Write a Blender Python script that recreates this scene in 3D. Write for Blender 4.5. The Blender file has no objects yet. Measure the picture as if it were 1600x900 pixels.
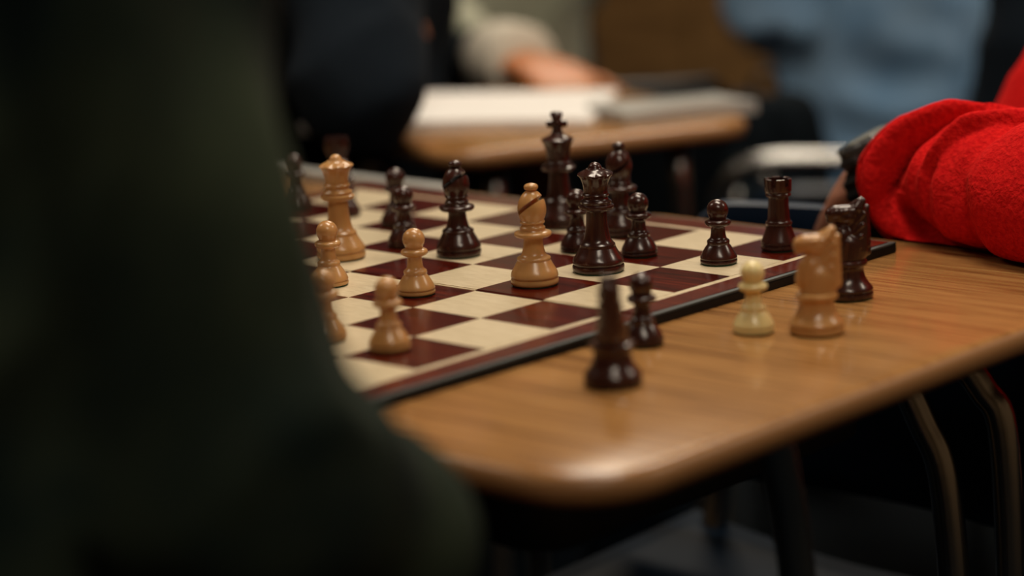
import bpy, bmesh, math, random
import numpy as np
from mathutils import Vector, Matrix, noise, Quaternion
random.seed(7); PI=math.pi
S=bpy.context.scene; COL=S.collection
# ------------------------------------------------------------------ camera
K=1.14; SQ=.05*K                      # square size 57 mm
ZD=.7422; ZB=.749                       # desk top, board top
cam_d=bpy.data.cameras.new('camera'); cam=bpy.data.objects.new('camera',cam_d); COL.objects.link(cam); S.camera=cam
cam_d.sensor_width=36; cam_d.lens=85.0; cam_d.clip_start=.02
yaw,pitch,roll=-.7489581832,.2076977895,-.0441840732
fw=Vector((math.sin(yaw)*math.cos(pitch),math.cos(yaw)*math.cos(pitch),-math.sin(pitch)))
rr=Vector((math.cos(yaw),-math.sin(yaw),0)); uu=rr.cross(fw)
r2=rr*math.cos(roll)+uu*math.sin(roll); u2=-rr*math.sin(roll)+uu*math.cos(roll)
cam.matrix_world=Matrix(((r2.x,u2.x,-fw.x,.92115935),(r2.y,u2.y,-fw.y,-.85231591),(r2.z,u2.z,-fw.z,1.06490121),(0,0,0,1)))
cam_d.dof.use_dof=True; cam_d.dof.focus_distance=1.55; cam_d.dof.aperture_fstop=2.5; cam_d.dof.aperture_blades=0
# ------------------------------------------------------------------ world, exposure
w=bpy.data.worlds.new('world'); S.world=w; w.use_nodes=True
w.node_tree.nodes['Background'].inputs[0].default_value=(.25,.42,.5,1); w.node_tree.nodes['Background'].inputs[1].default_value=.02
S.view_settings.view_transform='Standard'; S.view_settings.look='None'; S.view_settings.gamma=1
S.view_settings.use_curve_mapping=False; S.view_settings.exposure=0.0
S.cycles.use_denoising=True; S.cycles.max_bounces=6; S.cycles.caustics_reflective=False; S.cycles.caustics_refractive=False
# ceiling lamps: (x, y, watts) – each gets a fixture further down
LAMPS=[(-.10,.60,29),(-1.5,2.4,38),(1.5,-.9,18),(-2.0,-.4,10),(1.5,2.1,20)]
CEIL=2.7
for x,y,p in LAMPS:
    l=bpy.data.lights.new('ceiling_lamp','AREA'); l.shape='RECTANGLE'; l.size=1.16; l.size_y=.5; l.energy=p; l.color=(1,.86,.68)
    o=bpy.data.objects.new('ceiling_lamp',l); COL.objects.link(o); o.location=(x,y,CEIL-.075)

# ------------------------------------------------------------------ materials
def M(name,col,rough=.5,**k):
    m=bpy.data.materials.new(name); m.use_nodes=True; nt=m.node_tree; b=nt.nodes['Principled BSDF']
    b.inputs['Base Color'].default_value=(*col,1); b.inputs['Roughness'].default_value=rough
    for a,v in k.items():
        key={'metal':'Metallic','coat':'Coat Weight','coatr':'Coat Roughness','sheen':'Sheen Weight','sheenr':'Sheen Roughness','sub':'Subsurface Weight','spec':'Specular IOR Level','em':'Emission Strength'}[a]
        b.inputs[key].default_value=v
    if 'em' in k: b.inputs['Emission Color'].default_value=(*col,1)
    return m
def N(m,t,**k):
    n=m.node_tree.nodes.new(t)
    for a,v in k.items(): setattr(n,a,v)
    return n
def L(m,a,b): m.node_tree.links.new(a,b)
def coords(m,scale,rnd=False,kind='Object'):
    tc=N(m,'ShaderNodeTexCoord'); mp=N(m,'ShaderNodeMapping'); mp.inputs['Scale'].default_value=scale
    L(m,tc.outputs[kind],mp.inputs['Vector'])
    if rnd:
        oi=N(m,'ShaderNodeObjectInfo'); ml=N(m,'ShaderNodeMath',operation='MULTIPLY'); ml.inputs[1].default_value=37
        cb=N(m,'ShaderNodeCombineXYZ'); L(m,oi.outputs['Random'],ml.inputs[0])
        for i in range(3): L(m,ml.outputs[0],cb.inputs[i])
        L(m,cb.outputs[0],mp.inputs['Location'])
    return mp.outputs[0]
def ramp(m,fac,stops):
    r=N(m,'ShaderNodeValToRGB'); e=r.color_ramp.elements
    while len(e)<len(stops): e.new(.5)
    for q,(p,c) in zip(e,stops): q.position=p; q.color=(*c,1)
    L(m,fac,r.inputs[0]); return r.outputs[0]
def bump(m,h,s,d=.001):
    b=N(m,'ShaderNodeBump'); b.inputs['Strength'].default_value=s; b.inputs['Distance'].default_value=d
    L(m,h,b.inputs['Height']); L(m,b.outputs[0],m.node_tree.nodes['Principled BSDF'].inputs['Normal'])
def wood(name,scale,stops,rough,rnd=False,detail=6,bs=.15,**k):
    m=M(name,(1,1,1),rough,**k); v=coords(m,scale,rnd)
    n=N(m,'ShaderNodeTexNoise'); n.inputs['Scale'].default_value=1; n.inputs['Detail'].default_value=detail; n.inputs['Roughness'].default_value=.65; n.inputs['Distortion'].default_value=.4
    L(m,v,n.inputs['Vector']); c=ramp(m,n.outputs[0],stops)
    L(m,c,m.node_tree.nodes['Principled BSDF'].inputs['Base Color'])
    bump(m,n.outputs[0],bs,.0004); return m
def cloth(name,col,col2,scale=260,bs=.5,**k):
    m=M(name,col,.95,spec=.15,**k); v=coords(m,(1,1,1))
    n=N(m,'ShaderNodeTexNoise'); n.inputs['Scale'].default_value=scale; n.inputs['Detail'].default_value=3; L(m,v,n.inputs['Vector'])
    n2=N(m,'ShaderNodeTexNoise'); n2.inputs['Scale'].default_value=9; n2.inputs['Detail'].default_value=3; L(m,v,n2.inputs['Vector'])
    c=ramp(m,n2.outputs[0],[(.35,col),(.7,col2)]); L(m,c,m.node_tree.nodes['Principled BSDF'].inputs['Base Color'])
    bump(m,n.outputs[0],bs,.001); return m
m_red=wood('mahogany_veneer',(18,260,18),[(.32,(.018,.0016,.001)),(.5,(.055,.0042,.002)),(.70,(.125,.012,.004))],.20,True,spec=.22)
m_lite=wood('maple_veneer',(60,500,60),[(.3,(.50,.40,.25)),(.55,(.63,.53,.36)),(.75,(.70,.61,.44))],.3,True,spec=.3)
m_border=wood('rosewood_border',(30,200,30),[(.3,(.045,.005,.002)),(.55,(.10,.012,.005)),(.75,(.20,.034,.010))],.22,True,spec=.3)
m_bedge=M('board_edge_black',(.002,.003,.004),.5,spec=.2)
m_bevel=M('board_edge_worn_highlight',(.055,.068,.070),.5,spec=.3)  # edge grey lightened so the colour carries the highlight line
m_ink=M('faded_ink',(.28,.10,.06),.6)
def plastic(name,a,b,rough,**k):
    m=M(name,a,rough,**k); v=coords(m,(30,30,8),True); n=N(m,'ShaderNodeTexNoise'); n.inputs['Scale'].default_value=1.5; n.inputs['Detail'].default_value=3
    n.inputs['Distortion'].default_value=1.2; L(m,v,n.inputs['Vector']); L(m,ramp(m,n.outputs[0],[(.35,a),(.7,b)]),m.node_tree.nodes['Principled BSDF'].inputs['Base Color'])
    n2=N(m,'ShaderNodeTexNoise'); n2.inputs['Scale'].default_value=4; L(m,v,n2.inputs['Vector']); bump(m,n2.outputs[0],.15,.0008); return m
m_dark=plastic('chocolate_brown_plastic',(.030,.0078,.005),(.044,.0115,.0075),.25,coat=.25,coatr=.1)
m_nat=plastic('boxwood_coloured_plastic',(.44,.22,.072),(.54,.29,.11),.26,sub=.06,coat=.2,coatr=.2)
m_cream=plastic('pale_cream_plastic',(.72,.58,.26),(.78,.65,.32),.3,sub=.06,coat=.2)
m_felt=M('green_felt',(.01,.05,.02),.95)
m_desk=wood('oak_laminate',(9,230,40),[(.30,(.11,.045,.014)),(.43,(.26,.12,.038)),(.56,(.37,.185,.062)),(.8,(.46,.25,.09))],.15,detail=10,bs=.04,spec=.5)
m_band=M('tan_edge_moulding',(.30,.145,.055),.4)
m_chrome=M('chrome',(.35,.35,.34),.27,metal=1)
m_metal=M('dark_enamelled_steel',(.008,.011,.014),.5)
m_navyp=M('navy_plastic',(.004,.016,.040),.42,spec=.22)
m_navys=M('navy_plastic_matt_dim',(.002,.008,.018),.6,spec=.08)  # darkened copy of the navy plastic, dims the seats under the desks
m_blackp=M('black_plastic',(.003,.005,.007),.45,spec=.25)
m_floor=wood('dark_floor_tile',(3,3,3),[(.3,(.003,.005,.007)),(.7,(.006,.009,.012))],.9,spec=.08)
m_wall=M('warm_painted_wall',(.21,.135,.07),.8)
m_ceil=M('ceiling_white',(.5,.48,.44),.9)
m_oak=wood('cabinet_oak',(6,6,40),[(.3,(.10,.05,.018)),(.7,(.27,.15,.055))],.45)
m_paper=M('white_paper',(.80,.78,.76),.7)
m_plas=M('cloudy_plastic_sleeve',(.42,.42,.40),.3)
m_skin=M('skin',(.38,.17,.11),.5,sub=.1); m_skin2=M('tan_skin',(.48,.17,.06),.5,sub=.1)
m_hair=M('dark_hair',(.012,.008,.006),.5)
m_olive=cloth('olive_twill_lit_folds',(.003,.009,.009),(.032,.042,.024),400,.4)  # pale patches painted in for light caught on the jacket's folds
m_navyc=cloth('navy_cotton',(.0035,.007,.012),(.006,.011,.018),300)
m_jean=cloth('dark_jeans',(.003,.008,.014),(.006,.013,.022),350)
m_denim=cloth('faded_blue_cotton',(.10,.20,.34),(.19,.30,.44),200)
m_blackc=cloth('black_nylon',(.003,.006,.009),(.005,.009,.013),300)
m_shoe=M('black_rubber',(.01,.01,.01),.6)
m_pale=cloth('pale_green_cotton',(.30,.32,.24),(.42,.42,.33),200)
m_cuff=cloth('white_cuff_cotton',(.55,.50,.42),(.6,.56,.48),200)
m_lamp=M('lamp_diffuser',(1,.9,.75),.5,em=1.2)
m_frame=M('lamp_frame_white',(.6,.6,.58),.5)
# red fleece
m_fleece=M('red_fleece',(.62,.012,.014),1.0,spec=.03,sheen=.04,sheenr=.4)
m_fleece.node_tree.nodes['Principled BSDF'].inputs['Sheen Tint'].default_value=(1,.25,.16,1)
v=coords(m_fleece,(1,1,1)); n1=N(m_fleece,'ShaderNodeTexNoise'); n1.inputs['Scale'].default_value=300; n1.inputs['Detail'].default_value=2; n1.inputs['Distortion'].default_value=.2
L(m_fleece,v,n1.inputs['Vector']); L(m_fleece,ramp(m_fleece,n1.outputs[0],[(.3,(.50,.007,.009)),(.65,(.66,.015,.014))]),m_fleece.node_tree.nodes['Principled BSDF'].inputs['Base Color'])
bump(m_fleece,n1.outputs[0],.8,.0016)

# ------------------------------------------------------------------ helpers
def tag(o,label=None,cat=None,group=None,kind=None):
    if label: o['label']=label
    if cat: o['category']=cat
    if group: o['group']=group
    if kind: o['kind']=kind
    return o
def thing(name,label,cat,loc=(0,0,0),rz=0,group=None):
    o=bpy.data.objects.new(name,None); COL.objects.link(o); o.empty_display_size=.05
    o.location=loc; o.rotation_euler=(0,0,rz); return tag(o,label,cat,group)
def link(name,me,mat,parent=None,smooth=True):
    if not me.materials: me.materials.append(mat)
    if smooth: me.polygons.foreach_set('use_smooth',[True]*len(me.polygons))
    o=bpy.data.objects.new(name,me); COL.objects.link(o)
    if parent: o.parent=parent
    return o
def obj(name,bm,mat,parent=None,smooth=False):
    bmesh.ops.recalc_face_normals(bm,faces=bm.faces)
    me=bpy.data.meshes.new(name); bm.to_mesh(me); bm.free(); return link(name,me,mat,parent,smooth)
def box(bm,c,s,rot=None,bev=0):
    r=bmesh.ops.create_cube(bm,size=1); vs=r['verts']
    mt=Matrix.Translation(c)@(rot.to_4x4() if rot else Matrix())@Matrix.Diagonal((*s,1))
    bmesh.ops.transform(bm,matrix=mt,verts=vs)
    if bev:
        es=list({e for v in vs for e in v.link_edges}); bmesh.ops.bevel(bm,geom=es,offset=bev,segments=2,affect='EDGES')
    return bm
def Box(c,s,bev=0,rot=None): return box(bmesh.new(),c,s,rot,bev)
def tube(bm,pts,r,seg=12,rs=None):
    pts=[Vector(p) for p in pts]; rings=[]; up=None
    for i,p in enumerate(pts):
        t=(pts[min(i+1,len(pts)-1)]-pts[max(i-1,0)]).normalized()
        if up is None:
            up=t.orthogonal().normalized()
        up=(up-t*up.dot(t)).normalized(); s=t.cross(up); q=rs[i] if rs else r
        rings.append([bm.verts.new(p+(up*math.cos(a)+s*math.sin(a))*q) for a in [2*PI*k/seg for k in range(seg)]])
    for a,b in zip(rings,rings[1:]):
        for k in range(seg): bm.faces.new((a[k],a[(k+1)%seg],b[(k+1)%seg],b[k]))
    bm.faces.new(rings[0][::-1]); bm.faces.new(rings[-1]); return bm
def smoothpath(pts,n=8):
    P=[Vector(p) for p in pts]; P=[P[0]*2-P[1]]+P+[P[-1]*2-P[-2]]; out=[]
    for i in range(1,len(P)-2):
        for k in range(n):
            t=k/n; a,b,c,d=P[i-1:i+3]
            out.append(.5*((2*b)+(c-a)*t+(2*a-5*b+4*c-d)*t*t+(3*b-a-3*c+d)*t**3))
    out.append(P[-2]); return out
def lathe(prof,seg=48,mod=None):
    bm=bmesh.new(); rings=[]
    for i,(r,z) in enumerate(prof):
        if r<1e-6: rings.append([bm.verts.new((0,0,z))]); continue
        ring=[]
        for k in range(seg):
            a=2*PI*k/seg; q,zz=(mod(i,r,z,a) if mod else (r,z)); ring.append(bm.verts.new((q*math.cos(a),q*math.sin(a),zz)))
        rings.append(ring)
    for A,B in zip(rings,rings[1:]):
        if len(A)==1 and len(B)==1: continue
        for k in range(seg):
            k2=(k+1)%seg
            if len(A)==1: bm.faces.new((A[0],B[k2],B[k]))
            elif len(B)==1: bm.faces.new((A[k],A[k2],B[0]))
            else: bm.faces.new((A[k],A[k2],B[k2],B[k]))
    if len(rings[0])>1: bm.faces.new(rings[0][::-1])
    if len(rings[-1])>1: bm.faces.new(rings[-1])
    return bm
def finish(o,mods):
    "apply modifiers without bpy.ops"
    dg=bpy.context.evaluated_depsgraph_get(); dg.update()
    me=bpy.data.meshes.new_from_object(o.evaluated_get(dg)); o.modifiers.clear(); o.data=me
    me.polygons.foreach_set('use_smooth',[True]*len(me.polygons)); return o
def cap(bm,a,ra,b,rb,seg=16,n=5):
    "tapered capsule"
    a=Vector(a);b=Vector(b); d=b-a
    if d.length<1e-5: d=Vector((0,0,1e-4))
    t=d.normalized(); pts=[];rs=[]
    for i in range(n): q=PI/2*(1-i/(n-1)) if n>1 else 0; pts.append(a-t*ra*math.sin(q)); rs.append(max(ra*math.cos(q),1e-4))
    for i in range(n): q=PI/2*i/(n-1); pts.append(b+t*rb*math.sin(q)); rs.append(max(rb*math.cos(q),1e-4))
    return tube(bm,pts,0,seg,rs)
def ell(bm,c,s,rot=None):
    r=bmesh.ops.create_uvsphere(bm,u_segments=24,v_segments=16,radius=1)
    bmesh.ops.transform(bm,matrix=Matrix.Translation(c)@(rot.to_4x4() if rot else Matrix())@Matrix.Diagonal((*s,1)),verts=r['verts']); return bm
def fuse(name,bm,mat,parent,voxel=.006,smooth=6,folds=0,fs=6,stretch=(1,1,1),seed=0):
    o=obj(name,bm,mat,parent,True)
    md=o.modifiers.new('r','REMESH'); md.mode='VOXEL'; md.voxel_size=voxel
    if smooth: s=o.modifiers.new('s','SMOOTH'); s.iterations=smooth; s.factor=.5
    finish(o,None)
    if folds:
        nv=len(o.data.vertices); cs=np.empty(nv*3,'f'); ns=np.empty(nv*3,'f'); o.data.vertices.foreach_get('co',cs); o.data.vertices.foreach_get('normal',ns)
        cs=cs.reshape(-1,3); ns=ns.reshape(-1,3)
        for i,c in enumerate(cs.tolist()):
            v=Vector(c); p=Vector((v.x*stretch[0],v.y*stretch[1],v.z*stretch[2]))*fs+Vector((seed*7.3,0,0))
            q=noise.noise_vector(p*.6)*.9
            a=1-abs(noise.noise(p+q))*2.2
            cs[i]+=ns[i]*folds*(a-.4+.5*noise.noise(p*.45))
        o.data.vertices.foreach_set('co',cs.ravel()); o.data.update()
    o.data.materials.clear(); o.data.materials.append(mat)
    return o

# ------------------------------------------------------------------ room
def struct(name,bm,m): o=obj(name,bm,m); o['kind']='structure'; return o
X0,X1,Y0,Y1=-4.2,3.0,-3.2,4.2
struct('floor',Box(((X0+X1)/2,(Y0+Y1)/2,-.05),(X1-X0+.4,Y1-Y0+.4,.1)),m_floor)
struct('ceiling',Box(((X0+X1)/2,(Y0+Y1)/2,CEIL+.05),(X1-X0+.4,Y1-Y0+.4,.1)),m_ceil)
struct('wall_left',Box((X0-.05,(Y0+Y1)/2,CEIL/2),(.1,Y1-Y0,CEIL)),m_wall)
struct('wall_right',Box((X1+.05,(Y0+Y1)/2,CEIL/2),(.1,Y1-Y0,CEIL)),m_wall)
struct('wall_back',Box(((X0+X1)/2,Y1+.05,CEIL/2),(X1-X0+.2,.1,CEIL)),m_wall)
struct('wall_front',Box(((X0+X1)/2,Y0-.05,CEIL/2),(X1-X0+.2,.1,CEIL)),m_wall)
struct('baseboard_left',Box((X0+.01,(Y0+Y1)/2,.05),(.02,Y1-Y0,.1)),m_blackp)
lampw=['over the chess desk','over the back of the room','over the camera end of the room','over the left wall side','over the right wall side']
for (x,y,p),wd in zip(LAMPS,lampw):
    t=thing('ceiling_light','recessed white fluorescent ceiling panel '+wd,'light',(x,y,CEIL-.06),0,'ceiling light panels')
    bm=bmesh.new()
    for sx in (-1,1): box(bm,(sx*.61,0,.03),(.03,.6,.06))
    for sy in (-1,1): box(bm,(0,sy*.29,.03),(1.22,.03,.06))
    obj('frame',bm,m_frame,t); obj('diffuser',Box((0,0,.03),(1.19,.55,.01)),m_lamp,t)
# oak cabinets along the back wall
for i in range(9):
    cx=-3.75+i*.72
    t=thing('base_cabinet','oak base cabinet with two doors against the back wall, %s from the left corner'%['first','second','third','fourth','fifth','sixth','seventh','eighth','ninth'][i],'cabinet',(cx,Y1-.27,0),0,'oak cabinets along the back wall')
    obj('body',Box((0,0,.42),(.70,.5,.80)),m_oak,t); obj('plinth',Box((0,.02,.01),(.68,.46,.02)),m_blackp,t)
    for s in (-1,1):
        d=obj('door',Box((s*.175,-.26,.42),(.335,.02,.74),.004),m_oak,t)
        h=obj('handle',tube(bmesh.new(),smoothpath([(s*.04,-.27,.62),(s*.04,-.30,.63),(s*.04,-.30,.73),(s*.04,-.27,.74)],4),.005,8),m_chrome,d)
tag(obj('countertop',Box((-.87,Y1-.28,.84),(6.52,.56,.035),.005),m_oak),'long oak countertop on the row of cabinets','countertop')

# ------------------------------------------------------------------ school desk
def plate(x0,x1,y0,y1,z0,z1,rad,lip,seg=12):
    "rounded rectangle slab with rounded edge"
    prof=[(-lip,z0)]+[(-lip*(1-math.sin(a)),(z0+z1)/2-(z1-z0)/2*math.cos(a)) for a in [PI*k/10 for k in range(1,10)]]+[(-lip,z1)]
    bm=bmesh.new(); rings=[]
    for off,z in prof:
        ring=[]
        for cx,cy,a0 in ((x1-rad,y1-rad,0),(x0+rad,y1-rad,PI/2),(x0+rad,y0+rad,PI),(x1-rad,y0+rad,1.5*PI)):
            for k in range(seg+1):
                a=a0+PI/2*k/seg; ring.append(bm.verts.new((cx+(rad+off)*math.cos(a),cy+(rad+off)*math.sin(a),z)))
        rings.append(ring)
    n=len(rings[0])
    for A,B in zip(rings,rings[1:]):
        for k in range(n): bm.faces.new((A[k],A[(k+1)%n],B[(k+1)%n],B[k]))
    bm.faces.new(rings[0][::-1]); bm.faces.new(rings[-1]); return bm
def desk(label,x,y,rz=0,lx=.46,ly=.57,legs=None,group=None,box_=True):
    t=thing('school_desk',label,'desk',(x,y,0),rz,group)
    o=obj('desktop',plate(-lx/2,lx/2,-ly/2,ly/2,ZD-.017,ZD,.05,.0070),m_desk,t,True)
    o.data.materials.append(m_band)
    for p in o.data.polygons:
        if p.normal.z<.75: p.material_index=1
    md=o.modifiers.new('e','EDGE_SPLIT'); md.split_angle=math.radians(50)
    if box_: obj('book_tray',plate(-lx/2+.05,lx/2-.15,-ly/2+.13,ly/2-.12,ZD-.10,ZD-.0195,.03,.004),m_metal,t)
    for pts in legs or [[(sx*(lx/2-.045),sy*(ly/2-.07),ZD-.02),(sx*(lx/2-.04),sy*(ly/2-.06),.4),(sx*(lx/2-.02),sy*(ly/2-.03),.012)] for sx in(-1,1) for sy in(-1,1)]:
        l=obj('leg',tube(bmesh.new(),smoothpath(pts),.0105,14),m_chrome,t,True)
        e=Vector(pts[-1]); obj('foot_cap',lathe([(.015,0),(.017,.004),(.016,.03),(.0125,.032)],16),m_blackp,l).location=(e.x,e.y,0)
    return t
DX,DY=-.015,.245
desk('oak-topped school desk under the chessboard with pieces on its bare corner',DX,DY,0,legs=[
  [(.172-DX,.150-DY,.724),(.171-DX,.160-DY,.696),(.168-DX,.178-DY,.629),(.168-DX,.20-DY,.45),(.168-DX,.21-DY,.012)],
  [(-.01-DX,.44-DY,.71),(.035-DX,.45-DY,.69),(.066-DX,.458-DY,.64),(.085-DX,.462-DY,.57),(.098-DX,.465-DY,.3),(.105-DX,.465-DY,.012)],
  [(.06-DX,.47-DY,.70),(.095-DX,.485-DY,.66),(.112-DX,.49-DY,.60),(.12-DX,.49-DY,.3),(.125-DX,.49-DY,.012)],
  [(-.19-DX,.02-DY,.72),(-.2-DX,.01-DY,.4),(-.21-DX,-.01-DY,.012)]])
desk('oak-topped school desk pushed against the chess desk, under the far half of the board',DX-.464,DY)
desk('oak-topped school desk behind the board with an open white notebook on it',-.678,.886,-.40,lx=.40,ly=.33)

# ------------------------------------------------------------------ chessboard
BW=.0238*K; BY=.030*K                                   # border
bt=thing('chessboard','folding wooden chessboard with dark red and cream squares and red border','chessboard',(0,0,ZD))
th=ZB-ZD
sq=bmesh.new(); box(sq,(-SQ/2,SQ/2,-.0006),(SQ-.0002,SQ-.0002,.0012)); me_sq=bpy.data.meshes.new('square'); sq.to_mesh(me_sq); sq.free()
me_d=me_sq.copy(); me_d.materials.append(m_red); me_l=me_sq; me_l.materials.append(m_lite)
for h,(j0,j1,dz,tilt) in enumerate(((0,4,0,0),(4,8,.0008,0))):
    y0=-BY if h==0 else 4*SQ+.0006; y1=4*SQ-.0006 if h==0 else 8*SQ+BY; x0=-8*SQ-BW; x1=BW
    core=obj('board_half',Box(((x0+x1)/2,(y0+y1)/2,(th-.0018)/2+dz/2),(x1-x0,y1-y0,th-.0018+dz),.0006),m_bedge,bt)
    def strip(name,xa,xb,ya,yb,m,zt=-.0002,tk=.0012):
        return obj(name,Box(((xa+xb)/2,(ya+yb)/2,th+dz+zt-tk/2),(xb-xa,yb-ya,tk)),m,core)
    IN=.0052; BV=.004
    for xs in ((0,1),(-8*SQ,-1)):
        a,s=xs
        strip('inlay_line',*sorted((a,a+s*IN)),y0+(BY if h==0 else 0),y1-(BY if h else 0),m_lite)
        strip('border_strip',*sorted((a+s*IN,a+s*(BW-BV))),y0+(BV if h==0 else 0),y1-(BV if h else 0),m_border)
        strip('worn_edge_highlight',*sorted((a+s*(BW-BV),a+s*(BW-.0003))),y0,y1,m_bevel,-.0006)
    e=y0 if h==0 else y1; s=1 if h==0 else -1; inner=e+s*BY
    strip('inlay_line',-8*SQ-IN,IN,*sorted((inner,inner-s*IN)),m_lite,-.0001)
    strip('border_strip',x0+BV,x1-BV,*sorted((e+s*BV,inner-s*IN)),m_border,-.00015)
    strip('worn_edge_highlight',x0+.0003,x1-.0003,*sorted((e+s*.0003,e+s*BV)),m_bevel,-.0007)
    for j in range(j0,j1):
        for i in range(8):
            dk=(i+j)%2==1
            o=bpy.data.objects.new('dark_square' if dk else 'light_square',me_d if dk else me_l); COL.objects.link(o); o.parent=core
            o.location=(-i*SQ,j*SQ+(.0006 if j==4 else (-.0006 if j==3 else 0)),th+dz)
    if h:                                                   # worn lip of the raised half along the fold
        for i in range(8):
            obj('fold_edge',Box((-(i+.5)*SQ,4*SQ-.0003,th-.0001),(SQ-.0003,.0018,.0010),.0002),m_red if i%2 else m_lite,core)
# printed emblem, too worn to read, on the corner square
bm=bmesh.new()
def stroke(bm,pts,wd,z):
    for a,b in zip(pts,pts[1:]):
        a=Vector((*a,z));b=Vector((*b,z)); n=Vector((-(b-a).y,(b-a).x,0)).normalized()*wd/2
        vs=[a-n,b-n,b+n,a+n]; lo=[bm.verts.new(v-Vector((0,0,.0002))) for v in vs]; hi=[bm.verts.new(v) for v in vs]
        bm.faces.new(hi); bm.faces.new(lo[::-1])
        for k in range(4): bm.faces.new((lo[k],lo[(k+1)%4],hi[(k+1)%4],hi[k]))
cxm,cym=-.026,.018
stroke(bm,[(cxm+.012*math.cos(a),cym+.007*math.sin(a)) for a in [2*PI*k/24 for k in range(25)]],.0006,th+.0002)
stroke(bm,[(cxm-.008+.0022*k,cym+(.002 if k%2 else -.002)) for k in range(8)],.0007,th+.0002)
stroke(bm,[(cxm+.004-.0015*k,cym-.0095+(.0008 if k%2 else -.0008)) for k in range(-4,10)],.0005,th+.0002)
tag(obj('printed_emblem',bm,m_ink,bt),'small faded reddish printed emblem')

# ------------------------------------------------------------------ chess pieces (units mm*K)
mm=.001*K
def arc(cx,cz,r,a0,a1,n): return [(cx+r*math.cos(a0+(a1-a0)*k/n),cz+r*math.sin(a0+(a1-a0)*k/n)) for k in range(n+1)]
def sc(prof,h): return [(max(r,0)*h,z*h) for r,z in prof]
def dense(p,n=3):
    out=[]
    for i in range(len(p)-1):
        a=p[max(i-1,0)];b=p[i];c=p[i+1];d=p[min(i+2,len(p)-1)]
        for k in range(n):
            t=k/n
            out.append(tuple(.5*((2*b[q])+(c[q]-a[q])*t*.8+(2*a[q]-5*b[q]+4*c[q]-d[q])*t*t*.8+((3*b[q]-a[q]-3*c[q]+d[q])*t**3)*.8+ (0)) if False else b[q]+(c[q]-b[q])*(t) for q in (0,1)))
    out.append(p[-1]); return out
def base_prof(R,h0=.0): return [(R*.95,0),(R*.995,.010),(R,.022),(R,.042),(R*.985,.052),(R*.945,.056),(R*.94,.064),(R*.975,.068),(R*.995,.078),(R*.99,.092)]
P_pawn=base_prof(.292)+[(.272,.135),(.245,.185),(.215,.235),(.19,.27),(.177,.285),(.172,.295),(.176,.310),(.179,.335),(.175,.352),(.160,.368),(.142,.378),(.130,.395),(.122,.42),(.115,.47),(.111,.52),(.111,.565),(.118,.575),(.150,.580),(.180,.592),(.200,.612),(.206,.635),(.203,.655),(.190,.672),(.160,.688),(.128,.695)]+[(q,z) for q,z in arc(0,.833,.169,-.72,PI/2,14)][1:]
P_bish=base_prof(.237)+[(.226,.125),(.208,.155),(.188,.19),(.172,.222),(.163,.236),(.165,.244),(.168,.256),(.163,.266),(.147,.275),(.130,.284),(.117,.305),(.106,.345),(.098,.39),(.093,.44),(.094,.458),(.105,.462),(.140,.466),(.170,.474),(.184,.490),(.186,.505),(.178,.518),(.150,.527),(.127,.532),(.122,.542),(.126,.553),(.124,.566),(.114,.574),(.108,.586),(.108,.600),(.120,.606),(.124,.616),(.121,.626),(.113,.632),(.118,.645),(.130,.672),(.139,.70),(.143,.735),(.140,.775),(.131,.815),(.116,.85),(.098,.88),(.08,.902),(.062,.918),(.05,.925)]
P_queen=base_prof(.239)+[(.225,.12),(.203,.15),(.182,.185),(.168,.212),(.162,.222),(.163,.232),(.161,.246),(.150,.256),(.136,.27),(.124,.30),(.114,.34),(.106,.39),(.100,.45),(.097,.51),(.096,.548),(.102,.556),(.135,.562),(.156,.574),(.163,.59),(.161,.604),(.148,.612),(.139,.617),(.143,.628),(.144,.640),(.136,.650),(.122,.657),(.114,.668),(.113,.682),(.122,.692),(.126,.702),(.122,.712),(.113,.720),(.111,.735),(.113,.77),(.122,.81),(.136,.845),(.152,.872),(.166,.888),(.167,.896),(.155,.905),(.125,.918),(.098,.928),(.088,.936),(.082,.942)]
P_king=[(r*.91,z*.86) for r,z in base_prof(.239)]+[(.196,.11),(.175,.14),(.158,.17),(.147,.19),(.140,.20),(.141,.212),(.138,.225),(.126,.235),(.112,.25),(.102,.28),(.094,.33),(.087,.39),(.082,.45),(.081,.475),(.088,.482),(.124,.487),(.144,.497),(.150,.510),(.148,.522),(.130,.530),(.118,.535),(.121,.545),(.118,.556),(.104,.563),(.096,.575),(.097,.60),(.104,.65),(.114,.70),(.130,.735),(.141,.752),(.143,.760),(.136,.768),(.105,.782),(.075,.796),(.060,.803),(.056,.812),(.050,.820)]
P_rook=[(r*1.06,z*1.12) for r,z in base_prof(.245)]+[(.245,.135),(.228,.175),(.208,.225),(.190,.275),(.178,.315),(.174,.335),(.182,.345),(.187,.358),(.187,.375),(.182,.388),(.168,.396),(.160,.41),(.154,.46),(.149,.54),(.145,.62),(.141,.70),(.139,.735),(.143,.745),(.165,.752),(.178,.762),(.181,.778),(.176,.790),(.170,.797),(.172,.806),(.183,.815),(.188,.83),(.189,.90),(.190,1.0),(.176,1.004),(.148,1.0),(.140,.99),(.136,.89),(.0,.885)]
P_knbase=[(r*1.04,z*.98) for r,z in base_prof(.242)]+[(.225,.12),(.203,.15),(.184,.18),(.170,.215),(.162,.26),(.160,.295),(.166,.305),(.186,.312),(.196,.325),(.197,.345),(.190,.360),(.170,.368),(.0,.37)]
meshes={}
def sharp_obj(name,bm,mat,parent,ang=40):
    o=obj(name,bm,mat,parent,True); e=o.modifiers.new('e','EDGE_SPLIT'); e.split_angle=math.radians(ang); finish(o,None); return o
def make_pawn():
    h=36.5*mm; return {'body':lathe(sc(dense(P_pawn,2),h),56)},h*.292
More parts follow.
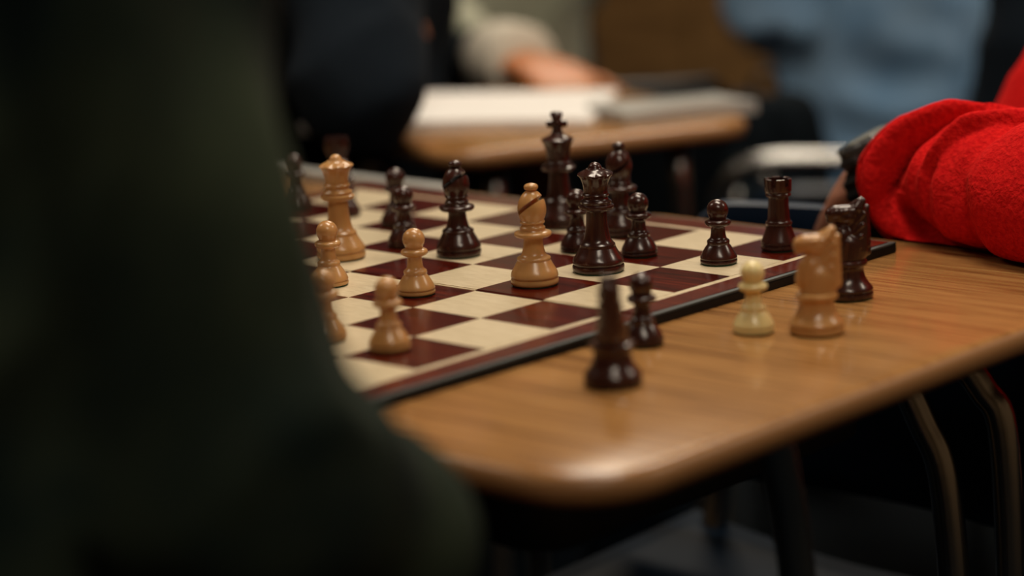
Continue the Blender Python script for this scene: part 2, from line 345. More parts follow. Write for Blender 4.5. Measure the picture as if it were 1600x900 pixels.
def carve(o,cut):
    b=o.modifiers.new('b','BOOLEAN'); b.operation='DIFFERENCE'; b.solver='EXACT'; b.object=cut; finish(o,None)
    me=cut.data; bpy.data.objects.remove(cut); bpy.data.meshes.remove(me)
def protos(kind,mat):
    "list of (part name, mesh) for a piece; parts share mesh data between copies"
    key=(kind,mat.name)
    if key in meshes: return meshes[key]
    parts=[]
    if kind=='pawn': h=36.5*mm; R=.292*h; o=sharp_obj('body',lathe(sc(P_pawn,h),56),mat,None); parts.append(o)
    if kind=='bishop':
        h=56.5*mm; R=.237*h; o=obj('body',lathe(sc(P_bish+[(0,.925)],h),64),mat,None,True)
        c=obj('cut',Box((.50*.143*h,0,0),(.30*h,.5*h,.042*h)),mat)
        c.matrix_world=Matrix.Translation((.0*h,0,.785*h))@Matrix.Rotation(math.radians(27),4,'X')@Matrix.Rotation(math.radians(-25),4,'Y')
        bpy.context.view_layer.update(); carve(o,c)
        e=o.modifiers.new('e','EDGE_SPLIT'); e.split_angle=math.radians(42); finish(o,None)
        parts.append(o); parts.append(obj('finial',lathe(sc([(.040,.922),(.046,.93),(.062,.938),(.070,.952),(.071,.966),(.064,.982),(.045,.994),(.02,1.0),(0,1.001)],h),32),mat,None,True))
    if kind=='queen':
        h=62*mm; R=.239*h; nz=len(P_queen)
        def mod(i,r,z,a):
            k=max(0,min(1,(z/h-.76)/.12))*max(0,min(1,(.925-z/h)/.02)); f=abs(math.cos(4*a))
            q=max(0,min(1,(z/h-.87)/.015))*max(0,min(1,(.915-z/h)/.01))
            return r*(1-.055*k*(1-f)**1.0), z-h*.012*q*(1-f)
        parts.append(sharp_obj('body',lathe(sc(P_queen,h),96,mod),mat,None,38))
        parts.append(obj('crown_ball',lathe(sc([(.084,.934)]+[(q*1.0,z) for q,z in arc(0,.938,.064,.15,PI/2,10)],h),32),mat,None,True))
    if kind=='king':
        h=71.5*mm; R=.21*h; parts.append(sharp_obj('body',lathe(sc(P_king,h),56),mat,None))
        bm=bmesh.new()
        def prism(pts,t):
            a=[bm.verts.new((t*h,x*h,z*h)) for x,z in pts]; b=[bm.verts.new((-t*h,x*h,z*h)) for x,z in pts]
            bm.faces.new(a); bm.faces.new(b[::-1]); n=len(a)
            for k in range(n): bm.faces.new((a[k],a[(k+1)%n],b[(k+1)%n],b[k]))
        prism([(-.052,.812),(.052,.812),(.042,.85),(.036,.872),(.090,.868),(.093,.920),(.036,.914),(.036,.94),(.058,.985),(.042,.998),(0,1.004),(-.042,.998),(-.058,.985),(-.036,.94),(-.036,.914),(-.093,.920),(-.090,.868),(-.036,.872),(-.042,.85)],.030)
        bmesh.ops.bevel(bm,geom=[e for e in bm.edges],offset=.004*h,segments=2,affect='EDGES')
        parts.append(obj('cross',bm,mat,None,True))
    if kind=='rook':
        h=41.5*mm; R=.26*h
        def mod(i,r,z,a):
            if z/h>.985 and r/h>.14:
                c=math.cos(6*a); 
                if c<-.35: return r,z-h*.11
            return r,z
        parts.append(sharp_obj('body',lathe(sc(P_rook,h),120,mod),mat,None,35))
    if kind=='knight':
        h=55.6*mm; R=.252*h; parts.append(sharp_obj('base',lathe(sc(P_knbase,h),56),mat,None))
        # head in profile: faces -x; outline (x, z) in mm and half thickness by position
        bm=bmesh.new(); u=mm
        def c2(x0,z0,r0,x1,z1,r1,y=0,sq=1.0):
            m0=len(bm.verts); cap(bm,(x0*u,0,z0*u),r0*u,(x1*u,0,z1*u),r1*u,20,6); bm.verts.ensure_lookup_table()
            for v in list(bm.verts)[m0:]: v.co.y=v.co.y*sq+y*u
        c2(.5,21.5,9.0,1.5,28,8.8,0,.86)      # chest
        c2(-3.2,27.5,7.6,-2.2,33,7.4,0,.78)     # chest bulge
        c2(3.5,26,8.4,6,38,6.6,0,.78)         # neck
        c2(6,38,6.6,6.5,46.0,5.6,0,.74)       # crest
        c2(4.5,45.8,5.0,-6.2,46.0,4.3,0,.85)  # head to muzzle
        c2(1.0,43.8,5.0,-1,43.6,4.8,0,.95)    # cheek
        c2(-5.5,46.0,4.5,-7.4,45.6,4.2,0,.9) # nose
        c2(-5.5,42.6,2.2,-9.0,42.4,2.0,0,1.2) # lower jaw
        for s in (-1,1): c2(6.6,48.5,2.6,8.6,52.6,1.7,s*2.3,1) # ears
        c2(3.2,49.5,2.2,7.0,51.5,2.2,0,1)     # forelock
        for k in range(7): c2(11.2-.1*k,24+k*3.8,1.9,11.9-.1*k,26+k*3.8,1.5,0,1.3) # mane teeth
        for s in (-1,1):
            c2(-.2,47.6,1.0,-1.4,47.2,1.0,s*3.9,1)      # eyes
            c2(-8.6,46.6,.8,-9.2,46.0,.7,s*2.5,1)       # nostrils
            for k in range(4): c2(9-k*1.0,46-k*6,1.0,4.5-k*1.2,41-k*5.5,.6,s*(4.6+.35*k),1)  # mane locks
            c2(-4.5,38,.9,-7.2,27,1.0,s*4.2,1)          # chest edge
        o=fuse('head',bm,mat,None,.45*mm,3); parts.append(o)
    pad=obj('felt_pad',lathe([(R*.93,-.0008),(R*.95,0),(0,.0002)],32),m_felt,None); parts.append(pad)
    out=[(o.name.split('.')[0],o.data) for o in parts]
    for o in parts: bpy.data.objects.remove(o)
    meshes[key]=out; return out
def piece(kind,mat,gi,gj,label,rz=0,onboard=True,group=None,xy=None):
    x,y=xy if xy else (-gi*SQ,gj*SQ)
    z=(ZB+(.0008 if gj and gj>4 else 0) if onboard else ZD)+.0009
    t=thing('chess_'+kind,label,'chess piece',(x,y,z),rz,group)
    for n,me in protos(kind,mat):
        o=bpy.data.objects.new(n,me); COL.objects.link(o); o.parent=t
    return t
FACE=math.atan2(-.852-.26,.921+.08)      # direction of the viewer's side of the desk
piece('king',m_dark,3.70,7.36,'dark brown king with a cross, standing behind the dark queen',-.80)
piece('queen',m_dark,1.46,5.46,'dark brown queen in the middle of the board, right of the natural bishop',.3)
piece('bishop',m_dark,3.52,5.32,'dark brown bishop standing alone left of the natural bishop',FACE+.35)
piece('bishop',m_dark,2.66,7.30,'dark brown bishop on the far row, behind the gap right of the dark queen',FACE+1.5)
piece('bishop',m_nat,1.60,4.53,'honey-coloured bishop at the fold, left of the dark queen',FACE+.35)
piece('queen',m_nat,4.66,4.47,'honey-coloured queen at the left, beyond the fold',.2)
piece('rook',m_dark,.42,7.50,'dark brown rook at the far right corner of the board',.3)
piece('rook',m_dark,7.72,7.36,'dark brown rook at the far left corner, behind the honey-coloured queen',.1)
for gi,gj,l in [(1.63,6.40,'dark brown pawn directly right of the dark queen'),(.54,6.50,'dark brown pawn standing alone between queen and right rook'),
  (2.44,6.24,'dark brown pawn half hidden behind the dark queen'),(4.52,5.42,'dark brown pawn nearer of the pair left of the dark bishop'),
  (5.58,6.34,'dark brown pawn farther of the pair left of the dark bishop'),(6.72,6.5,'dark brown pawn hidden behind the honey-coloured queen'),(7.68,6.5,'dark brown pawn at the left edge, beside the olive jacket')]:
    piece('pawn',m_dark,gi,gj,l,random.random()*6,group='dark pawns on the board')
for gi,gj,l in [(2.44,3.50,'honey-coloured pawn in front of the dark pawns, just before the fold'),(.80,1.46,'honey-coloured pawn nearest the near corner of the board'),
  (3.66,3.34,'honey-coloured pawn in front of the honey-coloured queen'),(1.66,1.40,'honey-coloured blurred pawn against the olive jacket')]:
    piece('pawn',m_nat,gi,gj,l,random.random()*6,group='light pawns on the board')
k=K
piece('pawn',m_cream,0,0,'pale cream pawn standing on the bare desk',0,False,xy=(.0701*k+.007,.2266*k-.0075))
piece('knight',m_nat,0,0,'honey-coloured knight on the bare desk facing left',.80,False,xy=(.0982*k+.007,.2425*k-.0075))
piece('knight',m_dark,0,0,'dark brown knight on the desk behind the honey-coloured knight',.80,False,xy=(.0640*k+.007,.3190*k-.0075))
piece('knight',m_dark,0,0,'dark brown blurred knight nearest the camera, seen end on',-.95,False,xy=(.0795*k+.007,.1035*k-.0075))
piece('pawn',m_dark,0,0,'dark brown pawn on the desk behind the nearest dark knight',0,False,xy=(.0393*k+.007,.1746*k-.0075))

# ------------------------------------------------------------------ chairs
def chair(label,x,y,rz,mat,seat=.45,top=.74,wid=.40,group='classroom chairs',tilt=.05,rail=None):
    "plastic shell chair, faces +y local, backrest at -y"
    t=thing('classroom_chair',label,'chair',(x,y,0),rz,group)
    def shell(f,nu,nv,th):
        bm=bmesh.new(); g=[]
        for s in (0,1):
            g.append([[bm.verts.new(f(u/nu,v/nv)+Vector((0,-.0 if s==0 else 0,0))) for v in range(nv+1)] for u in range(nu+1)])
            if s==0:
                for u in range(nu):
                    for v in range(nv): bm.faces.new((g[0][u][v],g[0][u+1][v],g[0][u+1][v+1],g[0][u][v+1]))
                break
        return bm
    def fb(u,v):
        a=(u-.5)*2; wz=wid*(1-.18*v*v); zz=seat+.08+(top-seat-.08)*v
        corner=max(0,abs(a)-.72)/.28; zz-= (top-seat)*.30*corner**2.2*v
        return Vector((a*wz/2,-.19-tilt*v+.045*a*a,zz))
    b=obj('backrest',shell(fb,24,12,0),mat,t,True); s=b.modifiers.new('s','SOLIDIFY'); s.thickness=.014; s.offset=0
    e=b.modifiers.new('b','BEVEL'); e.width=.006; e.segments=3
    if rail:
        W2=wid/2+.01
        obj('top_rail',tube(bmesh.new(),smoothpath([(-W2+.02,-.10,seat+.02),(-W2,-.20,seat+.06),(-W2,-.235,rail-.05),(-W2+.04,-.25,rail),(0,-.255,rail),(W2-.04,-.25,rail),(W2,-.235,rail-.05),(W2,-.20,seat+.06),(W2-.02,-.10,seat+.02)],7),.012,12),m_chrome,t,True)
    def fs(u,v):
        a=(u-.5)*2; c=(v-.5)*2
        return Vector((a*(wid/2-.01)*(1-.06*c*c),c*.20+.0,seat+.018*a*a-.02*max(0,c)**3+.012*max(0,-c)**2))
    b=obj('seat',shell(fs,20,16,0),mat,t,True); b.data.materials[0]=m_navys if mat==m_navyp else mat; s=b.modifiers.new('s','SOLIDIFY'); s.thickness=.012; s.offset=0
    for sx in (-1,1):
        obj('back_support',tube(bmesh.new(),smoothpath([(sx*.15,.12,seat-.03),(sx*.16,-.12,seat-.03),(sx*.165,-.19,seat+.02),(sx*.15,-.20,seat+.16)],5),.010,10),m_chrome,t,True)
        for sy in (-1,1):
            l=obj('leg',tube(bmesh.new(),smoothpath([(sx*.12,sy*.10,seat-.032),(sx*.155,sy*.14,seat-.06),(sx*.185,sy*.19,.012)],5),.011,10),m_chrome,t,True)
            obj('foot_cap',lathe([(.013,0),(.015,.004),(.014,.025),(.011,.027)],14),m_blackp,l).location=(sx*.186,sy*.192,0)
    return t

# ------------------------------------------------------------------ people
def hand(bm,wr,d,up,side,curl=.5,s=1.0):
    "palm, four fingers, thumb; d = pointing direction, up = back of hand, side = +1 thumb towards d x up"
    d=Vector(d).normalized(); up=Vector(up); up=(up-d*up.dot(d)).normalized(); lat=d.cross(up).normalized()*side; wr=Vector(wr)
    for k in (-1.5,-.5,.5,1.5): cap(bm,wr+lat*k*.011*s,.013*s,wr+d*.085*s+lat*k*.0195*s,.0115*s,12,4)
    for k,ln in ((-1.5,.062),(-.5,.076),(.5,.082),(1.5,.074)):
        p=wr+d*.088*s+lat*k*.0205*s; dd=d.copy(); r=.0088
        for q,fr in enumerate((.45,.32,.23)):
            ax=lat*side; dd=Quaternion(lat,curl*(.55+.2*q)*(-1)*side).to_matrix()@dd if False else (dd-up*curl*(.45+.25*q)).normalized()
            e=p+dd*ln*fr*s; cap(bm,p,r*s,e,(r-.0008)*s,10,4); p=e; r-=.0008
    p=wr+d*.02*s+lat*.024*s; dd=(d*.75+lat*.7-up*.25).normalized()
    for fr,r in ((.045,.013),(.034,.0105),(.026,.0092)):
        e=p+dd*fr*s; cap(bm,p,r*s,e,(r-.001)*s,10,4); p=e; dd=(dd+d*.25-up*curl*.25).normalized()
def person(label,x,y,rz,jacket,trousers,skin,arms,lean=.0,shw=.19,hair=m_hair,seat=.45,sleeves=True,folds=.006,jr=1.0,headturn=0,sleeve_mat=None,voxel=.011,seed=1,legs=None,skip_sleeve=(),wristcuff=None,bv=.0085,fore=None):
    t=thing('person',label,'person',(x,y,0),rz)
    R=Matrix.Rotation(-rz,3,'Z'); loc=Vector((x,y,0))
    def W(p): return R@(Vector(p)-loc)           # world -> local
    sh={s:Vector((s*shw,lean,seat+.57)) for s in(-1,1)}
    A={}
    for s in (-1,1):
        a=arms[s]; A[s]=[W(a[0]),W(a[1])]
        if len(a)>3 and a[3]: sh[s]=W(a[3])
    hip={s:Vector((s*.09,-.02,seat+.09)) for s in(-1,1)}; kn={s:Vector((s*.13,.40,seat+.06)) for s in(-1,1)}; an={s:Vector((s*.13,.36,.09)) for s in(-1,1)}
    if legs: kn={s:Vector(legs[s][0]) for s in(-1,1)}; an={s:Vector(legs[s][1]) for s in(-1,1)}
    cx=(sh[-1]+sh[1])/2; neck=cx+Vector((0,.01,.07)); head=neck+Vector((0,.03,.15))
    # body
    bm=bmesh.new()
    cap(bm,hip[-1],.085,hip[1],.085)
    for s in (-1,1):
        cap(bm,(s*.05,0,seat+.12),.07,cx+Vector((s*.06,0,-.10)),.07); cap(bm,cx+Vector((s*.04,0,-.02)),.045,sh[s]+Vector((0,0,-.01)),.035)
        cap(bm,sh[s]+Vector((0,0,-.01)),.036,A[s][0],.030); cap(bm,A[s][0],.030,A[s][1],.025)
        cap(bm,hip[s],.075,kn[s],.05); cap(bm,kn[s],.05,an[s],.035); cap(bm,an[s],.035,an[s]+Vector((0,.14,-.05)),.03)
        d=(A[s][1]-A[s][0]).normalized(); hd=R@Vector(arms[s][2]) if arms[s][2] else d
        hand(bm,A[s][1],hd,(0,0,1),-s,.55)
    cap(bm,neck+Vector((0,-.01,-.05)),.055,head+Vector((0,-.01,-.05)),.05)
    HR=Matrix.Rotation(headturn,3,'Z')
    def H(p): return head+HR@Vector(p)
    ell(bm,H((0,-.01,.02)),(.075,.093,.098),HR); ell(bm,H((0,.025,-.045)),(.058,.062,.07),HR); ell(bm,H((0,.07,-.085)),(.024,.02,.02),HR)
    cap(bm,H((0,.083,.02)),.009,H((0,.104,-.022)),.013); 
    for s in (-1,1):
        ell(bm,H((s*.01,.092,-.026)),(.008,.009,.007)); ell(bm,H((s*.076,-.005,.0)),(.010,.020,.031),HR)
        ell(bm,H((s*.032,.0745,.031)),(.023,.012,.009),HR); ell(bm,H((s*.045,.06,-.02)),(.022,.02,.018),HR)
    ell(bm,H((0,.082,-.052)),(.024,.009,.0045),HR); ell(bm,H((0,.080,-.062)),(.020,.010,.006),HR)
    fuse('body',bm,skin,t,bv,3)
    for s in (-1,1):
        e=obj('eye',ell(bmesh.new(),H((s*.031,.0725,.014)),(.0115,.0115,.0095)),m_paper,t,True)
        obj('iris',ell(bmesh.new(),H((s*.031,.0812,.014)),(.0054,.0040,.0054)),m_hair,e,True)
    bm=bmesh.new(); ell(bm,H((0,-.024,.045)),(.088,.096,.09),HR); ell(bm,H((0,-.05,-.01)),(.08,.065,.08),HR)
    fuse('hair',bm,hair,t,.007,4,.004,60,seed=seed)
    # trousers
    bm=bmesh.new(); cap(bm,hip[-1],.105,hip[1],.105)
    for s in (-1,1): cap(bm,hip[s],.10,kn[s],.07); cap(bm,kn[s],.07,an[s]+Vector((0,0,.02)),.055)
    fuse('trousers',bm,trousers,t,voxel,5,folds,9,seed=seed+3)
    for s in (-1,1):
        bm=bmesh.new(); cap(bm,an[s]+Vector((0,-.02,-.045)),.042,an[s]+Vector((0,.15,-.052)),.036); cap(bm,an[s]+Vector((0,0,0)),.045,an[s]+Vector((0,.02,-.03)),.045)
        for v in bm.verts: v.co.z=max(v.co.z,.001)
        fuse('shoe',bm,m_shoe,t,.008,3)
    # jacket
    bm=bmesh.new()
    for s in (-1,1):
        cap(bm,(s*.075,0,seat+.09),.115*jr,cx+Vector((s*.09,-.005,-.10)),.112*jr); cap(bm,cx+Vector((s*.05,-.005,-.02)),.085,sh[s]+Vector((s*.0,0,-.01)),.066*jr)
        e_=A[s][0]+(sh[s]-A[s][0])*(.12 if sleeve_mat else 0); cap(bm,sh[s]+Vector((0,0,-.01)),.068*jr,e_,.060*jr if sleeve_mat else .056*jr)
        bs=bmesh.new() if sleeve_mat else bm
        if s not in skip_sleeve: cap(bs,A[s][0],(.040 if sleeve_mat else .056*jr),A[s][1]-(A[s][1]-A[s][0]).normalized()*(.0 if fore and fore[0]==s else .03),fore[1] if fore and fore[0]==s else (.034 if sleeve_mat else .040*jr))
        if sleeve_mat: tag(fuse('sleeve',bs,sleeve_mat,t,voxel,6,folds*.6,8,seed=seed),'dark navy undershirt sleeve')
    cap(bm,cx+Vector((0,0,.02)),.075,neck+Vector((0,-.01,-.015)),.062)
    fuse('jacket' if not sleeve_mat else 'shirt',bm,jacket,t,voxel,6,folds*1.3,8,seed=seed)
    if wristcuff:
        s,mat=wristcuff; d=(A[s][1]-A[s][0]).normalized(); bm=bmesh.new()
        tube(bm,[A[s][1]-d*.05,A[s][1]-d*.03,A[s][1]+d*.015,A[s][1]+d*.02],0,20,[.046,.048,.044,.040]); obj('shirt_cuff',bm,mat,t,True)
    return t

# player in the olive jacket, right arm towards the camera
chair('navy plastic chair under the person in the olive jacket',.02,-.42,0,m_navyp)
person('person in a dark olive jacket seated at the near side of the board',.02,-.40,0,m_olive,m_jean,m_skin,
  {1:((.216,-.268,.804),(.199,-.182,.748),(-.2,.35,-.9),(.164,-.268,1.07)),-1:((-.24,-.26,.80),(-.12,-.08,.68),(.4,.8,0))},lean=.10,folds=.012,jr=.96,voxel=.008,seed=2,bv=.007,fore=(1,.047),
  legs={1:((.12,.42,.50),(.12,.36,.09)),-1:((-.14,.42,.50),(-.14,.36,.09))})
# player in red fleece beyond the far right corner
chair('navy plastic chair under the person in the red fleece',.25,1.02,PI,m_navyp)
redp=person('person in a red fleece and black wristwatch, forearm resting on the desk corner',.25,.97,PI,m_fleece,m_jean,m_skin,
  {1:((-.065,.80,.715),(.06,.66,.64),(.8,-.4,-.3),(.06,.93,1.0)),-1:((.225,.52,.80),(-.070,.600,.757),(-.50,.30,-.80),(.40,.86,1.0))},lean=.02,folds=.006,voxel=.009,seed=5,bv=.0055,skip_sleeve=(-1,),
  legs={1:((.13,.30,.50),(.13,.40,.09)),-1:((-.17,.30,.50),(-.17,.40,.09))})
def sleeve():
    "fleece forearm sleeve with modelled folds"
    pts=smoothpath([(-.050,.586,.770),(-.036,.584,.772),(.024,.572,.781),(.088,.548,.783),(.160,.530,.784),(.225,.535,.80),(.285,.62,.86),(.33,.74,.95)],40)
    # resample
    P=np.array([tuple(p) for p in pts]); seg=np.linalg.norm(np.diff(P,axis=0),axis=1); s=np.concatenate([[0],np.cumsum(seg)])
    NU,NV=360,300; us=np.linspace(0,s[-1],NU); C=np.stack([np.interp(us,s,P[:,i]) for i in range(3)],1)
    T=np.gradient(C,axis=0); T/=np.linalg.norm(T,axis=1,keepdims=True)
    px=(us-.011)*2249                                             # distance along the sleeve
    rad=np.interp(px,[-25,-18,-8,5,20,45,75,110,160,220,300,420,520,700],[26,48,62,76,90,103,111,118,124,130,134,138,140,140])/2249
    up=np.array([0,0,1.]); front=np.cross(T,up); front/=np.linalg.norm(front,axis=1,keepdims=True)
    U=np.cross(front,T); U/=np.linalg.norm(U,axis=1,keepdims=True)
    th=np.linspace(0,2*PI,NV,endpoint=False)
    # front must face the viewer side (-y)
    front=front*np.sign(-(front[:,1]))[:,None]
    C=C-np.array([0,0,.005]); rad=rad*.965; G=C[:,None,:]; TH=th[None,:]
    Nrm=front[:,None,:]*np.cos(TH)[...,None]+U[:,None,:]*np.sin(TH)[...,None]
    a=px[:,None]+0*TH; thc=(TH+PI)%(2*PI)-PI; b=thc*115+0*a       # unrolled coordinates
    def dist(poly):
        D=np.full(a.shape,1e9); W=np.zeros(a.shape); n=len(poly)-1
        for i in range(n):
            (x0,y0,w0),(x1,y1,w1)=poly[i],poly[i+1]; dx,dy=x1-x0,y1-y0
            t=np.clip(((a-x0)*dx+(b-y0)*dy)/(dx*dx+dy*dy),0,1); d=np.hypot(a-x0-t*dx,b-y0-t*dy)
            m=d<D; D=np.where(m,d,D); W=np.where(m,w0+(w1-w0)*t,W)
        return D,W
    disp=np.zeros(a.shape)
    folds=[ # polyline (along, around, strength), width, amplitude (m)
      ([(190,150,.2),(155,110,1),(115,75,1),(92,40,1.1),(86,12,.7),(92,-15,.1)],9,-.011),      # deep crease
      ([(130,130,.3),(70,85,.8),(34,55,1),(24,10,.8),(30,-40,.6),(45,-95,.3)],10,-.0062),      # cuff crease
      ([(2,0,.3),(10,-45,1),(30,-85,1),(55,-110,.4)],8,-.006),
      ([(170,135,.4),(110,105,1),(68,60,1),(55,10,1),(75,-45,1),(130,-85,1),(205,-118,1),(300,-135,.6)],24,.0085), # long diagonal roll
      ([(120,-25,.3),(150,-60,1),(205,-92,1),(300,-110,.7)],18,-.007),
      ([(235,140,.2),(215,80,1),(205,20,.8),(215,-40,.4)],12,-.004),
      ([(30,150,.6),(10,80,1),(3,30,.6)],16,.004),
      ([(175,150,.5),(190,60,1),(195,-20,.6)],22,.0045),
      ([(262,150,.4),(250,60,1),(262,-50,.6)],16,.005),([(330,160,1),(300,40,1),(330,-80,1)],18,-.006),
      ([(60,210,1),(120,250,1),(200,320,1)],16,-.006),([(0,230,1),(80,300,1),(140,340,1)],20,.005),([(0,-200,1),(120,-260,1),(260,-330,1)],18,-.005)]
    for poly,wd,am in folds:
        D,W=dist(poly); disp+=am*W*np.exp(-(D/wd)**2)
    # overlapping rolls: cloth bulges on one side of a line and drops sharply on the other
    def sdist(poly):
        D=np.full(a.shape,1e9); Sg=np.ones(a.shape); W=np.zeros(a.shape)
        for (x0,y0,w0),(x1,y1,w1) in zip(poly,poly[1:]):
            dx,dy=x1-x0,y1-y0; t=np.clip(((a-x0)*dx+(b-y0)*dy)/(dx*dx+dy*dy),0,1); d=np.hypot(a-x0-t*dx,b-y0-t*dy)
            m=d<D; D=np.where(m,d,D); W=np.where(m,w0+(w1-w0)*t,W); Sg=np.where(m,np.sign(dx*(b-y0)-dy*(a-x0)),Sg)
        return D*Sg,W
    for poly,wh,wl,ah,al in [
      ([(215,175,.3),(165,122,.9),(120,80,1),(96,42,1.1),(84,10,.8),(84,-14,.0)],30,48,.012,-.013),
      ([(150,150,.3),(75,95,.9),(38,58,1),(24,10,.8),(30,-45,.7),(48,-95,.4)],24,24,.007,-.007),
      ([(110,-5,.0),(128,-35,.6),(165,-72,1),(215,-105,1),(320,-125,.8)],34,55,.012,-.012),
      ([(330,170,.6),(262,110,1),(232,40,.9),(232,-30,.2)],24,34,.006,-.006)]:
        D,W=sdist(poly); up_=1/(1+np.exp(D/2.2)); disp+=W*(ah*np.exp(-(np.minimum(D,0)/wh)**2)*up_+al*np.exp(-(np.maximum(D,0)/wl)**2)*(1-up_))
    D,W=sdist([(215,175,.3),(165,122,.9),(120,80,1),(96,42,1.1),(84,10,.8),(84,-14,.0)])
    shift=W*.006*np.exp(-((np.minimum(D,0)+4)/9)**2)*(D<2)
    Pn=G+Nrm*rad[:,None,None]+T[:,None,:]*shift[...,None]
    flat=Pn.reshape(-1,3); nz=np.array([noise.noise(Vector(p)*28)*.0022+noise.noise(Vector(p)*70)*.0007 for p in flat]).reshape(a.shape)
    Pn=Pn+Nrm*(disp+nz)[...,None]
    # resting on the desk
    z=Pn[...,2]; over=Pn[...,1]<.535; zmin=ZD+.0015
    Pn[...,2]=np.where(over&(z<zmin+.006),zmin+.006*np.exp((z-zmin-.006)/.006),z)
    verts=Pn.reshape(-1,3).tolist(); faces=[]
    for i in range(NU-1):
        for j in range(NV): j2=(j+1)%NV; faces.append((i*NV+j,i*NV+j2,(i+1)*NV+j2,(i+1)*NV+j))
    # turn the cuff inwards
    base=len(verts); inner=(C[0][None]+Nrm[0]*.024); inner2=(C[0][None]+T[0][None]*.03+Nrm[0]*.023)
    verts+=inner.tolist()+inner2.tolist()
    for j in range(NV):
        j2=(j+1)%NV; faces.append((base+j,base+j2,j2,j)); faces.append((base+NV+j,base+NV+j2,base+j2,base+j))
    me=bpy.data.meshes.new('sleeve'); me.from_pydata(verts,[],faces); 
    o=link('sleeve',me,m_fleece,redp); bm=bmesh.new(); bm.from_mesh(me); bmesh.ops.recalc_face_normals(bm,faces=bm.faces); bm.to_mesh(me); bm.free()
    bpy.context.view_layer.update(); o.matrix_parent_inverse=redp.matrix_world.inverted(); return o
sleeve()
def watch():
    d=Vector((-.92,.36,-.35)).normalized(); c=Vector((-.043,.588,.770)); up=(Vector((0,-.35,1))-d*d.dot(Vector((0,-.35,1)))).normalized(); sd=d.cross(up)
    mt=Matrix((sd,up,d)).transposed().to_4x4(); mt.translation=c     # local: x side, y up(out of wrist), z along arm
    inv=redp.matrix_world.inverted()
    def put(o): o.parent=redp; o.matrix_parent_inverse=inv; o.matrix_world=mt; return o
    bm=bmesh.new(); n=40; rings=[]
    for k in range(n):
        a=2*PI*k/n; ro=.031+.0025*(k%2)*(1 if math.sin(a)<.6 else 0); hw=.0135
        ca,sa=math.cos(a),math.sin(a); rings.append([bm.verts.new((r*ca*.98,r*sa*.92,z)) for r,z in ((.026,-hw),(ro,-hw*.9),(ro,hw*.9),(.026,hw))])
    for k in range(n):
        A,B=rings[k],rings[(k+1)%n]
        for q in range(4): bm.faces.new((A[q],A[(q+1)%4],B[(q+1)%4],B[q]))
    s=put(obj('watch_strap',bm,m_blackp,None)); tag(s,'black ridged watch strap')
    bm=lathe([(.019,0),(.022,.002),(.0235,.006),(.0225,.010),(.019,.013),(.017,.0125),(.016,.011),(0,.011)],28)
    bmesh.ops.transform(bm,matrix=Matrix.Translation((0,.0245,0))@Matrix.Rotation(-PI/2,4,'X'),verts=bm.verts)
    for a in (-1,1): box(bm,(a*.018,.027,0),(.014,.009,.024),Matrix.Rotation(-a*.6,3,'Z'),.002)
    for q in ((.0,.0245),(.0,-.0245)): box(bm,(.008,.034,q[1]),(.006,.005,.005),None,.001); box(bm,(-.008,.034,q[1]),(.006,.005,.005),None,.001)
    put(obj('watch_case',bm,m_wcase,None))
    bm=lathe([(.0165,.0),(.0165,.0015),(.012,.0024),(0,.003)],28); bmesh.ops.transform(bm,matrix=Matrix.Translation((0,.036,0))@Matrix.Rotation(-PI/2,4,'X'),verts=bm.verts)
    put(obj('watch_glass',bm,m_wglass,None))
m_wcase=M('watch_case_resin',(.03,.03,.032),.3); m_wglass=M('watch_glass',(.25,.25,.22),.12)
bpy.context.view_layer.update()
watch()
# chair pushed in beyond the board, its top edge just showing over the desk
chair('empty navy plastic chair pushed in beyond the right end of the board',-.055,.405,PI,m_navyp,top=.746,wid=.42,tilt=.0)
# navy person at the notebook desk
chair('black plastic chair under the person in dark navy',-1.12,.89,-1.40,m_blackp)
person('person in a dark navy top leaning on the left end of the notebook desk',-1.05,.90,-1.40,m_navyc,m_jean,m_skin,
  {1:((-.645,.640,.792),(-.80,.80,.805),(-.5,.8,.2),(-.80,.77,1.0)),-1:((-1.02,1.02,.82),(-.90,.90,.79),(-.2,-.9,0),(-1.15,1.00,1.0))},lean=.08,folds=.008,jr=1.08,seed=9)
# faded blue back
chair('navy plastic chair with a chrome top rail behind the person in faded blue',-.715,1.505,.72,m_navyp,top=.61,rail=.643,wid=.32)
person('person in a faded blue top seen from behind, beyond the notebook desk',-.80,1.84,.72,m_denim,m_denim,m_skin,
  {1:((-.60,2.02,.76),(-.74,2.19,.72),(-.6,.7,0)),-1:((-.98,1.72,.76),(-1.10,1.93,.72),(-.3,.9,0))},lean=.04,folds=.014,jr=1.12,shw=.18,seed=12)
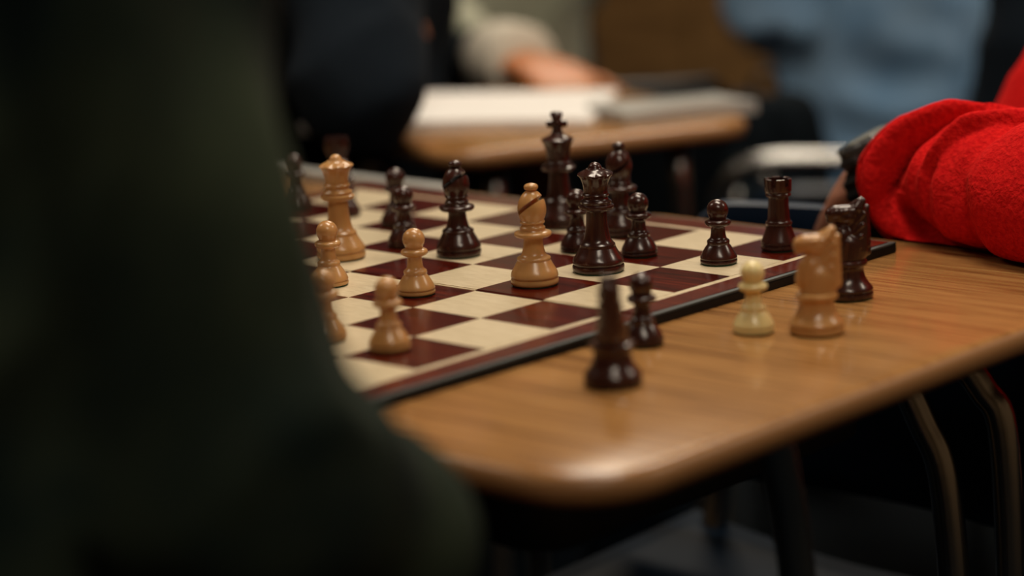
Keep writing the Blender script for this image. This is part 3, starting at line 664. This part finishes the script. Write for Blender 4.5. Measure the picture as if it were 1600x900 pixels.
# person opposite
person('person in a pale green shirt with navy sleeves and a white cuff, behind the notebook',-1.33,1.44,-2.19,m_pale,m_jean,m_skin2,
  {1:((-1.03,1.175,.745),(-.898,1.128,.754),(.9,-.35,-.05)),-1:((-1.30,1.66,.76),(-1.14,1.50,.62),(.6,-.5,0))},lean=.08,folds=.008,seed=15,sleeve_mat=m_navyc,wristcuff=(1,m_cuff))
chair('black plastic chair under the person in the pale green shirt',-1.38,1.50,-2.19,m_blackp)
def backpack(label,x,y,z,rz,mat,sc_=1):
    t=thing('backpack',label,'backpack',(x,y,z),rz)
    bm=bmesh.new(); cap(bm,(-.07,0,.12),.10,(-.05,0,.36),.08); cap(bm,(.07,0,.12),.10,(.05,0,.36),.08); cap(bm,(-.08,0,.09),.09,(.08,0,.09),.09)
    for v in bm.verts: v.co.z=max(v.co.z,.0); v.co.y*=.85
    fuse('body',bm,mat,t,.010,5,.006,8)
    bm=bmesh.new(); cap(bm,(-.06,-.085,.12),.05,(.06,-.085,.12),.05); cap(bm,(-.05,-.08,.19),.045,(.05,-.08,.19),.045); fuse('pocket',bm,mat,t,.010,4,.004,9)
    for s in (-1,1): obj('strap',tube(bmesh.new(),smoothpath([(s*.06,.075,.40),(s*.09,.13,.30),(s*.09,.12,.15),(s*.08,.07,.06)],6),.012,8),m_blackp,t,True)
    t.scale=(sc_,sc_,sc_)
    obj('handle',tube(bmesh.new(),smoothpath([(-.03,.03,.43),(-.02,.03,.47),(.02,.03,.47),(.03,.03,.43)],5),.007,8),m_blackp,t,True)
    return t
t=thing('stool','small black round stool holding the navy backpack','stool',(-.42,1.607,0))
obj('seat',lathe([(.0,.455),(.10,.455),(.115,.458),(.12,.465),(.118,.471),(.10,.475),(0,.475)],32),m_blackp,t,True)
for a in (45,135,225,315): obj('leg',tube(bmesh.new(),[(.08*math.cos(math.radians(a)),.08*math.sin(math.radians(a)),.46),(.115*math.cos(math.radians(a)),.115*math.sin(math.radians(a)),.002)],.010,10),m_metal,t,True)
backpack('dark navy backpack, stand-in for a dark figure, on a stool at the right, behind the red fleece',-.427,1.60,.4755,.75,m_navyc)  # fills the place of a dark figure beyond the red fleece
chair('empty black plastic chair beyond the right end of the notebook desk',-1.015,1.455,.75,m_blackp,top=.715,wid=.30)
backpack('small black bag, stand-in for a chair back, on the chair with the chrome top rail',-.785,1.44,.473,.72,m_blackc,.5)  # put in to stand for the black chair back at this spot
# ------------------------------------------------------------------ things on the papers desk
def sheet(name,label,x,y,rz,sx,sy,z,tk,mat,grp=None,cat='paper'):
    bm=bmesh.new(); n=10
    for s in (0,1):
        pass
    g=[[bm.verts.new((sx*(u/n-.5),sy*(v/n-.5),tk+.0018*math.sin(3*u/n+2*v/n)+.0018)) for v in range(n+1)] for u in range(n+1)]
    for u in range(n):
        for v in range(n): bm.faces.new((g[u][v],g[u+1][v],g[u+1][v+1],g[u][v+1]))
    r=bmesh.ops.extrude_face_region(bm,geom=list(bm.faces)); 
    for q in r['geom']:
        if isinstance(q,bmesh.types.BMVert): q.co.z=0
    o=obj(name,bm,mat); o.location=(x,y,z); o.rotation_euler=(0,0,rz); return tag(o,label,cat,grp)
sheet('notebook','open white notebook spread on the desk behind the board',-.725,.86,.59,.28,.23,ZD,.006,m_paper,cat='notebook')
sheet('plastic_folder','cloudy grey plastic folder on the desk corner right of the notebook',-.530,.945,1.15,.14,.085,ZD,.010,m_plas,cat='folder')
sheet('bar','pale grey plastic ruler lying along the desk edge behind the board, left',-.56,.513,.02,.30,.028,ZD,.004,m_plas,cat='bar')  # stands for an unidentified pale strip beyond the board
